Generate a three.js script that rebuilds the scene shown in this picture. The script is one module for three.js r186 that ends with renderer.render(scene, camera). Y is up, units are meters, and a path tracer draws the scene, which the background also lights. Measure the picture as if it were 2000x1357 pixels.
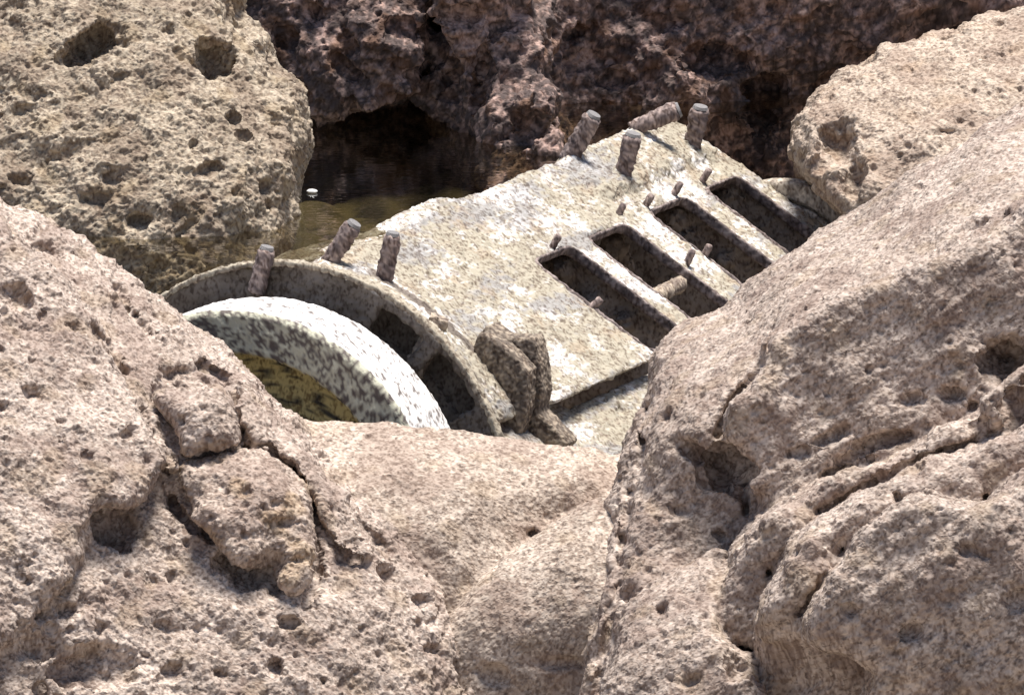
import * as THREE from 'three';
import { createNoise3D } from 'simplex-noise';
import { mergeGeometries } from 'three/addons/utils/BufferGeometryUtils.js';

// ---------------------------------------------------------------- camera, sky, sun, exposure
const TILT = THREE.MathUtils.degToRad(10), CT = Math.cos(TILT), ST = Math.sin(TILT), RANGE = 20;
const scene = new THREE.Scene();
const camera = new THREE.PerspectiveCamera(2 * THREE.MathUtils.radToDeg(Math.atan(0.6785 / RANGE)), 1024 / 694, 0.5, 4000);
camera.position.set(0, RANGE * ST, RANGE * CT);
camera.lookAt(0, 0, 0);
const renderer = new THREE.WebGLRenderer({ antialias: true });
renderer.toneMapping = THREE.LinearToneMapping;
renderer.toneMappingExposure = 1.58;
renderer.shadowMap.enabled = true;
{ // clear hazy daylight: pale at the horizon, blue overhead
  const w = 64, h = 32, d = new Float32Array(w * h * 4);
  for (let j = 0; j < h; j++) {
    const e = (j + 0.5) / h * 2 - 1, t = Math.min(1, Math.abs(e) * 1.15), up = e > 0;   // row 0 is straight down
    const c = up ? [0.62 - 0.36 * t, 0.74 - 0.3 * t, 0.95 - 0.05 * t] : [0.2, 0.2, 0.2];
    for (let i = 0; i < w; i++) d.set([...c, 1], (j * w + i) * 4);
  }
  const sky = new THREE.DataTexture(d, w, h, THREE.RGBAFormat, THREE.FloatType);
  sky.mapping = THREE.EquirectangularReflectionMapping; sky.magFilter = sky.minFilter = THREE.LinearFilter; sky.needsUpdate = true;
  scene.background = scene.environment = sky;
}
scene.environmentIntensity = 0.3; scene.backgroundIntensity = 0.3;
const sun = new THREE.DirectionalLight(0xfff7ee, 4.8);
sun.position.set(1.2, 9.5, -0.3); sun.castShadow = true; sun.shadow.radius = 36;
sun.shadow.mapSize.set(4096, 4096);
Object.assign(sun.shadow.camera, { left: -2.5, right: 2.5, top: 2.5, bottom: -2.5, near: 1, far: 20 });
scene.add(sun, sun.target);

// ---------------------------------------------------------------- helpers
let seed = 11;
const rnd = () => { seed = (seed * 1664525 + 1013904223) >>> 0; return seed / 4294967296; };
const n1 = createNoise3D(rnd), n2 = createNoise3D(rnd), n3 = createNoise3D(rnd);
const clamp = (x, a, b) => x < a ? a : x > b ? b : x, mix = (a, b, t) => a + (b - a) * t;
const step = (a, b, x) => { const t = clamp((x - a) / (b - a), 0, 1); return t * t * (3 - 2 * t); };
const smax = (a, b, k) => { const h = Math.max(k - Math.abs(a - b), 0) / k; return Math.max(a, b) + h * h * k * 0.25; };
const smin = (a, b, k) => -smax(-a, -b, k);
const fbm = (x, y, z, s) => n1(x / s, y / s, z / s) * 0.6 + n2(x / s * 2.1, y / s * 2.1, z / s * 2.1) * 0.3 + n3(x / s * 4.3, y / s * 4.3, z / s * 4.3) * 0.15;
const hash = (i, j, k) => { let h = Math.imul(i, 374761393) ^ Math.imul(j, 668265263) ^ Math.imul(k, 2147483647); h = Math.imul(h ^ (h >>> 13), 1274126177); return (h ^ (h >>> 16)) >>> 0; };
const cellOut = { d: 0, id: 0 };
function cells(x, y, z) {                     // distance to the nearest scattered point, in cells, and that point's number
  const xi = Math.floor(x), yi = Math.floor(y), zi = Math.floor(z); let best = 9, id = 0;
  for (let k = -1; k < 2; k++) for (let j = -1; j < 2; j++) for (let i = -1; i < 2; i++) {
    const h = hash(xi + i, yi + j, zi + k);
    const dx = xi + i + (h & 1023) / 1023 - x, dy = yi + j + ((h >>> 10) & 1023) / 1023 - y, dz = zi + k + ((h >>> 20) & 1023) / 1023 - z;
    const d = dx * dx + dy * dy + dz * dz;
    if (d < best) { best = d; id = h; }
  }
  cellOut.d = Math.sqrt(best); cellOut.id = (Math.imul(id, 2654435761) >>> 8) / 16777216;
  return cellOut;
}
const names = {};
const numbered = (n) => { const k = names[n] = (names[n] ?? -1) + 1; return k ? `${n}_${String(k).padStart(3, '0')}` : n; };
const shade = (m) => { m.castShadow = m.receiveShadow = true; return m; };
function tag(o, label, category, group) { o.userData.label = label; o.userData.category = category; if (group) o.userData.group = group; return o; }

// a surface drawn round a signed distance (minus inside): one vertex in each cell that it crosses
function surfaceNet(lo, hi, h, f, slack = 2.5) {
  const nx = Math.ceil((hi[0] - lo[0]) / h) + 1, ny = Math.ceil((hi[1] - lo[1]) / h) + 1, nz = Math.ceil((hi[2] - lo[2]) / h) + 1;
  const F = new Float32Array(nx * ny * nz), B = 8, sy = nx, sz = nx * ny, reach = slack * B * h * 0.87, live = [];
  for (let k = 0; k < nz; k += B) for (let j = 0; j < ny; j += B) for (let i = 0; i < nx; i += B) {
    const c = f(lo[0] + (i + B / 2) * h, lo[1] + (j + B / 2) * h, lo[2] + (k + B / 2) * h), far = Math.abs(c) > reach;
    const K = Math.min(k + B, nz), J = Math.min(j + B, ny), I = Math.min(i + B, nx);
    if (!far) live.push(i, j, k);
    for (let kk = k; kk < K; kk++) for (let jj = j; jj < J; jj++) for (let ii = i; ii < I; ii++) {
      const edge = ii === 0 || jj === 0 || kk === 0 || ii === nx - 1 || jj === ny - 1 || kk === nz - 1;
      const v = far ? c : f(lo[0] + ii * h, lo[1] + jj * h, lo[2] + kk * h);
      F[ii + jj * sy + kk * sz] = edge ? Math.max(v, h * 0.4) : v;
    }
  }
  const V = new Int32Array(nx * ny * nz).fill(-1), P = [], T = [];
  const C = [0, 1, sy, sy + 1, sz, sz + 1, sz + sy, sz + sy + 1], E = [[0, 1], [2, 3], [4, 5], [6, 7], [0, 2], [1, 3], [4, 6], [5, 7], [0, 4], [1, 5], [2, 6], [3, 7]];
  for (let k = 0; k < nz - 1; k++) for (let j = 0; j < ny - 1; j++) for (let i = 0; i < nx - 1; i++) {
    const o = i + j * sy + k * sz; let m = 0;
    for (let c = 0; c < 8; c++) if (F[o + C[c]] < 0) m |= 1 << c;
    if (m === 0 || m === 255) continue;
    let x = 0, y = 0, z = 0, n = 0;
    for (const [a, b] of E) if (((m >> a) & 1) !== ((m >> b) & 1)) {
      const va = F[o + C[a]], t = va / (va - F[o + C[b]]);
      x += (a & 1) + ((b & 1) - (a & 1)) * t; y += (a >> 1 & 1) + ((b >> 1 & 1) - (a >> 1 & 1)) * t; z += (a >> 2) + ((b >> 2) - (a >> 2)) * t; n++;
    }
    V[o] = P.length / 3; P.push(lo[0] + (i + x / n) * h, lo[1] + (j + y / n) * h, lo[2] + (k + z / n) * h);
  }
  const quad = (a, b, c, d, flip) => { if (a < 0 || b < 0 || c < 0 || d < 0) return; flip ? T.push(a, c, b, a, d, c) : T.push(a, b, c, a, c, d); };
  for (let k = 1; k < nz - 1; k++) for (let j = 1; j < ny - 1; j++) for (let i = 1; i < nx - 1; i++) {
    const o = i + j * sy + k * sz, s = F[o] < 0;
    if (s !== F[o + 1] < 0) quad(V[o - sy - sz], V[o - sz], V[o], V[o - sy], !s);
    if (s !== F[o + sy] < 0) quad(V[o - 1 - sz], V[o - 1], V[o], V[o - sz], !s);
    if (s !== F[o + sz] < 0) quad(V[o - 1 - sy], V[o - sy], V[o], V[o - 1], !s);
  }
  return { P: Float32Array.from(P), T };
}
function vertexNormals(P, T) {
  const N = new Float32Array(P.length);
  for (let t = 0; t < T.length; t += 3) {
    const a = T[t] * 3, b = T[t + 1] * 3, c = T[t + 2] * 3;
    const ux = P[b] - P[a], uy = P[b + 1] - P[a + 1], uz = P[b + 2] - P[a + 2], vx = P[c] - P[a], vy = P[c + 1] - P[a + 1], vz = P[c + 2] - P[a + 2];
    const x = uy * vz - uz * vy, y = uz * vx - ux * vz, z = ux * vy - uy * vx;
    for (const q of [a, b, c]) { N[q] += x; N[q + 1] += y; N[q + 2] += z; }
  }
  for (let i = 0; i < N.length; i += 3) { const l = Math.hypot(N[i], N[i + 1], N[i + 2]) || 1; N[i] /= l; N[i + 1] /= l; N[i + 2] /= l; }
  return N;
}
function refine(m, fine) {                    // halve the edges where fine detail is wanted
  const N = vertexNormals(m.P, m.T), n = m.P.length / 3, flag = new Uint8Array(n);
  for (let i = 0; i < n; i++) flag[i] = fine(m.P[3 * i], m.P[3 * i + 1], m.P[3 * i + 2], N[3 * i], N[3 * i + 1], N[3 * i + 2]) ? 1 : 0;
  const P = Array.from(m.P), mids = new Map(), T = [];
  const mid = (a, b) => {
    if (!flag[a] || !flag[b]) return -1;
    const key = a < b ? a * n + b : b * n + a; let v = mids.get(key);
    if (v === undefined) { v = P.length / 3; P.push((P[3 * a] + P[3 * b]) / 2, (P[3 * a + 1] + P[3 * b + 1]) / 2, (P[3 * a + 2] + P[3 * b + 2]) / 2); mids.set(key, v); }
    return v;
  };
  for (let t = 0; t < m.T.length; t += 3) {
    const a = m.T[t], b = m.T[t + 1], c = m.T[t + 2], x = mid(a, b), y = mid(b, c), z = mid(c, a);
    if (x >= 0 && y >= 0 && z >= 0) T.push(a, x, z, x, b, y, z, y, c, x, y, z);
    else if (x >= 0) T.push(a, x, c, x, b, c);
    else if (y >= 0) T.push(a, b, y, a, y, c);
    else if (z >= 0) T.push(a, b, z, z, b, c);
    else T.push(a, b, c);
  }
  return { P: Float32Array.from(P), T };
}
// relief(x, y, z) lifts each vertex along its normal, tint(x, y, z, out) gives its own colour, place() carries it to its frame
function finish(m, relief, tint, place, wrap = (x, y, z) => [x + 0.8 * y, z + 0.3 * y]) {
  const N = vertexNormals(m.P, m.T), n = m.P.length / 3, pos = new Float32Array(n * 3), col = new Float32Array(n * 3), out = [0, 0, 0], uv = new Float32Array(n * 2);
  for (let i = 0; i < n; i++) {
    const q = 3 * i, x = m.P[q], y = m.P[q + 1], z = m.P[q + 2], d = relief(x, y, z);
    tint(x, y, z, out); col.set(out, q); uv.set(wrap(x, y, z), 2 * i);
    const X = x + N[q] * d, Y = y + N[q + 1] * d, Z = z + N[q + 2] * d;
    if (place) place(X, Y, Z, out); else { out[0] = X; out[1] = Y; out[2] = Z; }
    pos.set(out, q);
  }
  const g = new THREE.BufferGeometry();
  g.setAttribute('position', new THREE.BufferAttribute(pos, 3)); g.setAttribute('color', new THREE.BufferAttribute(col, 3)); g.setAttribute('uv', new THREE.BufferAttribute(uv, 2));
  g.setIndex(new THREE.BufferAttribute(Uint32Array.from(m.T), 1)); g.computeVertexNormals();
  return g;
}
// smooth sheet through given heights [x, y, height]
function sheet(pts) {
  const n = pts.length, A = [], R = (d) => d > 1e-9 ? d * Math.log(d) * 0.5 : 0, U = (i, x, y) => R((x - pts[i][0]) ** 2 + (y - pts[i][1]) ** 2);
  for (let i = 0; i < n; i++) A.push([...pts.map((p, j) => U(j, pts[i][0], pts[i][1]) + (i === j ? 3e-5 : 0)), 1, pts[i][0], pts[i][1], pts[i][2]]);
  for (const f of [() => 1, (p) => p[0], (p) => p[1]]) A.push([...pts.map(f), 0, 0, 0, 0]);
  const N = n + 3;
  for (let c = 0; c < N; c++) {
    let p = c; for (let r = c + 1; r < N; r++) if (Math.abs(A[r][c]) > Math.abs(A[p][c])) p = r;
    [A[c], A[p]] = [A[p], A[c]];
    for (let r = 0; r < N; r++) if (r !== c && A[r][c]) { const k = A[r][c] / A[c][c]; for (let q = c; q <= N; q++) A[r][q] -= k * A[c][q]; }
  }
  const w = A.map((r, i) => r[N] / r[i]);
  return (x, y) => { let s = w[n] + w[n + 1] * x + w[n + 2] * y; for (let i = 0; i < n; i++) s += w[i] * U(i, x, y); return s; };
}
function smoothLoop(o, sub = 4) {
  const out = [], n = o.length;
  for (let i = 0; i < n; i++) {
    const [a, b, c, d] = [o[(i + n - 1) % n], o[i], o[(i + 1) % n], o[(i + 2) % n]];
    for (let s = 0; s < sub; s++) {
      const t = s / sub, q = (k) => 0.5 * (2 * b[k] + (c[k] - a[k]) * t + (2 * a[k] - 5 * b[k] + 4 * c[k] - d[k]) * t * t + (3 * b[k] - a[k] - 3 * c[k] + d[k]) * t * t * t);
      out.push([q(0), q(1)]);
    }
  }
  return out;
}
function loopDistance(o, x, y) {              // minus inside
  let d = 1e9, inside = false;
  for (let i = 0, j = o.length - 1; i < o.length; j = i++) {
    const [ax, ay] = o[j], [bx, by] = o[i], ex = bx - ax, ey = by - ay, t = clamp(((x - ax) * ex + (y - ay) * ey) / (ex * ex + ey * ey + 1e-12), 0, 1);
    d = Math.min(d, (ax + ex * t - x) ** 2 + (ay + ey * t - y) ** 2);
    if ((ay > y) !== (by > y) && x < ex * (y - ay) / ey + ax) inside = !inside;
  }
  return inside ? -Math.sqrt(d) : Math.sqrt(d);
}
function grid2(f, x0, y0, x1, y1, h = 0.008) { // f sampled once, then read between the samples
  const nx = Math.ceil((x1 - x0) / h) + 2, ny = Math.ceil((y1 - y0) / h) + 2, D = new Float32Array(nx * ny);
  for (let j = 0; j < ny; j++) for (let i = 0; i < nx; i++) D[i + j * nx] = f(x0 + i * h, y0 + j * h);
  return (x, y) => {
    const u = clamp((x - x0) / h, 0, nx - 1.001), v = clamp((y - y0) / h, 0, ny - 1.001), i = u | 0, j = v | 0, a = u - i, b = v - j, o = i + j * nx;
    return mix(mix(D[o], D[o + 1], a), mix(D[o + nx], D[o + nx + 1], a), b);
  };
}

// ---------------------------------------------------------------- rocks
// A rock is measured on its face, in millimetres (x right, y down) with depth in metres towards the sea side;
// slabs are its layers (outline, face depths, rounding), pits and grooves are cut in, then weathering relief is added.
function rock(name, def, label, category, group) {
  const k = (RANGE - def.at) / RANGE / 1000, mx = (x) => (x - 1000) * k, my = (y) => (678.5 - y) * k;
  const X = [], Y = []; for (const s of def.slabs) for (const p of s.outline) { X.push(mx(p[0])); Y.push(my(p[1])); }
  const x0 = Math.min(...X) - 0.03, x1 = Math.max(...X) + 0.03, y0 = Math.min(...Y) - 0.03, y1 = Math.max(...Y) + 0.03;
  let top = -9;
  const slabs = def.slabs.map((s) => {
    const o = smoothLoop(s.outline.map((p) => [mx(p[0]), my(p[1])])), f = sheet(s.face.map((p) => [mx(p[0]), my(p[1]), p[2] + (def.lift ?? 0)]));
    for (const p of s.face) top = Math.max(top, p[2] + (def.lift ?? 0));
    return { d: grid2((x, y) => loopDistance(o, x, y), x0, y0, x1, y1), f: grid2(f, x0, y0, x1, y1, 0.012), r: s.r };
  });
  const wav = def.wave ?? 0.012, wl = def.wavelength ?? 0.13, join = def.join ?? 0.02;
  const body = (x, y, z) => {
    let v = 9;
    for (const s of slabs) { const q = smax(s.d(x, y), z - s.f(x, y), s.r); v = v === 9 ? q : smin(v, q, join); }
    if (Math.abs(v) < 0.2) v += wav * (n1(x / wl, y / wl, z / wl) + 0.5 * n2(x / wl * 2.3, y / wl * 2.3, z / wl * 2.3));
    return Math.max(v, def.back - z);
  };
  const faceDepth = (x, y) => { for (let z = top + 0.1; z > def.back; z -= 0.006) if (body(x, y, z) < 0) return z; return def.back; };
  const pores = []; for (let i = 0; i < (def.pores ?? 0); i++) { const s = 6 + 12 * rnd() ** 2; pores.push([def.slabs[0].outline.reduce((a, p) => Math.min(a, p[0]), 9e3) + rnd() * 1100, 100 + rnd() * 1250, s * (0.8 + rnd()), s * (0.6 + 0.5 * rnd()), s * (0.9 + 0.8 * rnd()), rnd() * 90 - 60]); }
  const pits = [...(def.pits ?? []), ...pores].map(([px, py, rx, ry, deep, turn = 0]) => {
    const x = mx(px), y = my(py), a = -turn * Math.PI / 180;
    return { x, y, z: faceDepth(x, y), rx: rx * k, ry: ry * k, rz: deep * k, c: Math.cos(a), s: Math.sin(a), m: Math.min(rx, ry, deep) * k, R: Math.max(rx, ry, deep) * k };
  });
  const grooves = (def.grooves ?? []).map(([w, ...pts]) => ({ w: w * k, p: pts.map(([px, py]) => { const x = mx(px), y = my(py); return [x, y, faceDepth(x, y)]; }) }));
  const field = (x, y, z) => {
    let v = body(x, y, z);
    if (v > 0.05) return v;
    for (const p of pits) {
      const dx = x - p.x, dy = y - p.y, dz = z - p.z; if (Math.abs(dx) > p.R + 0.03 || Math.abs(dy) > p.R + 0.03 || Math.abs(dz) > p.R + 0.03) continue;
      const w = 0.25 * n2(x * 22, y * 22, z * 22), u = (dx * p.c + dy * p.s) / p.rx, t = (dy * p.c - dx * p.s) / p.ry, q = dz / p.rz;
      v = smax(v, -(Math.sqrt(u * u + t * t + q * q) - 1 + w) * p.m, 0.008);
    }
    for (const g of grooves) for (let i = 1; i < g.p.length; i++) {
      const a = g.p[i - 1], b = g.p[i];
      if (x < Math.min(a[0], b[0]) - 0.04 || x > Math.max(a[0], b[0]) + 0.04 || y < Math.min(a[1], b[1]) - 0.04 || y > Math.max(a[1], b[1]) + 0.04) continue;
      const ex = b[0] - a[0], ey = b[1] - a[1], ez = b[2] - a[2], t = clamp(((x - a[0]) * ex + (y - a[1]) * ey + (z - a[2]) * ez) / (ex * ex + ey * ey + ez * ez), 0, 1);
      v = smax(v, -(Math.hypot(a[0] + ex * t - x, a[1] + ey * t - y, (a[2] + ez * t - z) * 0.27) - g.w * (1 + 0.5 * n3(x * 30, y * 30, z * 30))), 0.006);
    }
    return v;
  };
  let m = surfaceNet([x0, y0, def.back - 0.02], [x1, y1, top + 0.12], def.cell ?? 0.0062, field);
  m = refine(m, (x, y, z, nx, ny, nz) => nz > -0.1 && Math.abs(x) < 1.05 && Math.abs(y) < 0.71 && (!def.seen || def.seen(x, y)));
  let lx = 0, lz = 0, low = 9;
  for (let i = 0; i < m.P.length; i += 3) { const y = m.P[i + 1] * CT + m.P[i + 2] * ST; if (y < low) low = y; }
  lx = (x0 + x1) / 2; lz = -((y0 + y1) / 2) * ST + (def.back + top) / 2 * CT;
  const g = finish(m, def.relief, def.tint, (x, y, z, o) => { o[0] = x - lx; o[1] = y * CT + z * ST - low; o[2] = -y * ST + z * CT - lz; }, (x, y, z) => [x + (def.lean ?? 0) * z, y - 0.6 * z]);
  const mesh = shade(new THREE.Mesh(g, def.material)); mesh.name = numbered(name); mesh.position.set(lx, low, lz);
  tag(mesh, label, category, group); scene.add(mesh);
  return mesh;
}
// crusts of tiny shells and sand grains, a repeating sheet TILE metres wide
const TILE = 0.6;
function grainTexture(layers, low, high, dark) {   // layers: [grain in millimetres, weight]
  const n = 1024, d = new Uint8Array(n * n * 4), acc = new Float32Array(n * n);
  for (const [mm, weight] of layers) {
    const N = Math.round(TILE * 1000 / mm), val = new Float32Array(N * N); for (let i = 0; i < N * N; i++) val[i] = rnd() * 2 - 1;
    for (let j = 0; j < n; j++) for (let i = 0; i < n; i++) {
      const u = i / n * N, v = j / n * N, a = Math.floor(u), b = Math.floor(v), p = u - a, q = v - b, e = p * p * (3 - 2 * p), f = q * q * (3 - 2 * q);
      const a1 = (a + 1) % N, b1 = (b + 1) % N;
      acc[i + j * n] += weight * mix(mix(val[a + b * N], val[a1 + b * N], e), mix(val[a + b1 * N], val[a1 + b1 * N], e), f);
    }
  }
  for (let i = 0; i < n * n; i++) { const q = dark + (1 - dark) * step(low, high, acc[i]); d.set([255 * q ** 0.88, 255 * q, 255 * q ** 1.06, 255], 4 * i); }
  const t = new THREE.DataTexture(d, n, n); t.wrapS = t.wrapT = THREE.RepeatWrapping; t.repeat.set(1 / TILE, 1 / TILE); t.magFilter = THREE.LinearFilter; t.minFilter = THREE.LinearMipmapLinearFilter; t.generateMipmaps = true; t.needsUpdate = true;
  return t;
}
const sandGrain = grainTexture([[2.7, 0.6], [4.6, 0.85], [8.3, 0.4], [19, 0.2]], -1.15, 0.7, 0.45), crustGrain = grainTexture([[3.1, 0.65], [5.2, 0.8], [11, 0.4]], -1.1, 0.4, 0.36);
const stone = new THREE.MeshStandardMaterial({ vertexColors: true, roughness: 0.95, map: sandGrain, bumpMap: sandGrain, bumpScale: 0.002 });
const wetStone = new THREE.MeshStandardMaterial({ vertexColors: true, roughness: 0.92, map: sandGrain, bumpMap: sandGrain, bumpScale: 0.002 });
const pick = (out, a, b, t) => { for (let c = 0; c < 3; c++) out[c] = mix(a[c], b[c], t); };

// barnacled sandstone of the near boulders
const barnacled = (amp = 1, dir = 0, bed = 0) => (x, y, z) => {
  const c0 = Math.cos(dir), s0 = Math.sin(dir), along = x * c0 + y * s0, across = y * c0 - x * s0;
  const rough = 0.5 + 0.5 * n3(x * 5, y * 5, z * 5);
  let d = 0.0024 * n1(x * 26, y * 26, z * 26) + 0.0018 * n2(x * 70, y * 70, z * 70) + 0.0015 * n3(x * 170, y * 170, z * 170);
  const c = cells(x / 0.0125, y / 0.0125, z / 0.0125);
  if (c.id < 0.2 + 0.5 * rough) d += 0.0032 * Math.max(0, 1 - (c.d / 0.45) ** 2);
  const p = cells(x / 0.026 + 9, y / 0.026, z / 0.026);
  if (p.id < 0.12 + 0.4 * rough * rough) d -= 0.0075 * step(0.4, 0.15, p.d);
  if (bed) d += bed * (n2(along * 3.5, across * 17, z * 7) + 0.4 * n1(along * 7, across * 50, z * 20));
  return d * amp;
};
const sandTint = (light, mid, dark, ochre) => (x, y, z, o) => {
  const big = fbm(x, y, z, 0.16), fine = n2(x * 105, y * 105, z * 105), grain = n1(x * 190, y * 190, z * 190);
  pick(o, mid, light, clamp(0.45 + 0.5 * big + 0.5 * fine + 0.25 * grain, 0, 1));
  const k = step(0.12, 0.62, grain * 0.55 + n3(x * 62, y * 62, z * 62) * 0.55 - 0.15 * big); for (let c = 0; c < 3; c++) o[c] = mix(o[c], dark[c], k * 0.85);
  const st = step(0.05, 0.55, n1(x * 6 + 2, y * 6, z * 6) + 0.45 * n2(x * 28, y * 28, z * 28)); for (let c = 0; c < 3; c++) o[c] = mix(o[c], mid[c] * (c ? 0.72 : 0.78), st * 0.6);
  const r = step(0.35, 0.7, n3(x * 9 + 4, y * 9, z * 9)); for (let c = 0; c < 3; c++) o[c] = mix(o[c], ochre[c], r * 0.35);
};
const pink = sandTint([0.66, 0.565, 0.49], [0.39, 0.32, 0.268], [0.125, 0.098, 0.085], [0.36, 0.275, 0.185]);
const beige = sandTint([0.66, 0.57, 0.48], [0.43, 0.355, 0.29], [0.17, 0.132, 0.11], [0.38, 0.29, 0.195]);
// honeycombed rock round the pool
const honeycomb = (amp, size) => (x, y, z) => {
  let d = 0.0042 * n1(x * 24, y * 24, z * 24) + 0.0028 * n2(x * 70, y * 70, z * 70) + 0.0016 * n3(x * 180, y * 180, z * 180);
  const wx = x + 0.008 * n2(x * 30, y * 30, z * 30), wy = y + 0.008 * n3(x * 30, y * 30, z * 30);
  const c = cells(wx / size, wy / size, z / size);
  if (c.id < 0.55) d -= amp * (0.4 + c.id) * step(0.5, 0.18, c.d);
  const f = cells(wx / (size * 0.4) + 5, wy / (size * 0.4), z / (size * 0.4));
  if (f.id < 0.6) d -= amp * 0.45 * step(0.5, 0.15, f.d);
  return d;
};

// left boulder in front
rock('boulder', {
  at: 1.5, pores: 110, lean: -0.35, lift: 0.15, back: 1.13, material: stone, relief: barnacled(1.1, -0.75, 0.003), tint: pink, wave: 0.01, join: 0.014, cell: 0.0066,
  slabs: [
    { r: 0.08, outline: [[-60, 360], [0, 368], [60, 385], [130, 430], [200, 500], [265, 555], [330, 600], [395, 650], [450, 700], [490, 750], [540, 800], [600, 850], [660, 920], [720, 975], [760, 1010], [790, 1060], [855, 1140], [870, 1190], [900, 1260], [940, 1360], [960, 1450], [-60, 1450]],
      face: [[0, 380, 1.02], [200, 500, 1.04], [400, 660, 1.12], [600, 850, 1.2], [760, 1010, 1.3], [900, 1260, 1.4], [940, 1400, 1.42], [0, 600, 1.3], [200, 750, 1.35], [0, 900, 1.52], [300, 1000, 1.46], [150, 1150, 1.62], [0, 1400, 1.72], [400, 1250, 1.58], [600, 1150, 1.5], [700, 1350, 1.56], [450, 850, 1.35]] },
    { r: 0.045, outline: [[-60, 450], [60, 500], [140, 570], [190, 650], [240, 720], [285, 800], [335, 880], [332, 925], [290, 960], [240, 990], [188, 1000], [178, 1080], [120, 1150], [60, 1230], [-60, 1280]],
      face: [[0, 500, 1.28], [0, 900, 1.6], [200, 750, 1.43], [300, 900, 1.52], [150, 1000, 1.62], [0, 1200, 1.72]] },
    { r: 0.04, outline: [[470, 740], [520, 800], [590, 870], [650, 940], [700, 1000], [740, 1080], [700, 1090], [640, 1040], [610, 960], [560, 900], [490, 860], [465, 800]],
      face: [[490, 760, 1.27], [600, 900, 1.35], [700, 1050, 1.42], [520, 860, 1.36]] },
  ],
  pits: [[230, 1035, 62, 45, 55, -20], [190, 1010, 30, 40, 40], [490, 1110, 75, 40, 60, 25], [392, 735, 62, 24, 40, 10], [200, 1290, 120, 45, 50, -8], [100, 1250, 60, 30, 30, -30], [25, 575, 34, 42, 45], [545, 1292, 15, 24, 30, -20], [570, 1212, 22, 14, 28], [300, 1130, 15, 13, 22], [95, 1338, 13, 20, 25], [345, 1302, 22, 18, 25], [440, 1308, 20, 12, 20], [762, 1118, 24, 22, 30], [830, 1172, 26, 12, 30], [845, 1268, 22, 12, 24], [748, 1062, 20, 26, 16], [690, 1085, 16, 22, 18], [90, 490, 40, 14, 16, 20], [70, 440, 20, 16, 16], [100, 415, 22, 14, 16, 30], [180, 1165, 18, 12, 14], [150, 1225, 15, 9, 12], [390, 1225, 12, 9, 14], [900, 1320, 14, 40, 20, -15], [555, 760, 20, 14, 12], [290, 590, 10, 7, 10], [160, 640, 30, 14, 12], [60, 640, 22, 12, 12]],
  grooves: [[15, [185, 640], [240, 722], [285, 800], [335, 882], [322, 940]], [13, [322, 940], [340, 985], [380, 1030], [430, 1050]], [13, [300, 775], [330, 735], [390, 715], [430, 735], [450, 780], [468, 850], [480, 878]], [13, [480, 878], [560, 905], [605, 970], [618, 1060], [622, 1110], [600, 1180]], [9, [215, 560], [255, 620], [285, 650]], [9, [700, 930], [690, 980], [740, 1060]]],
}, 'large pinkish boulder with broken cracks, covering the left side of the rusted wheel', 'boulder');

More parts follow.
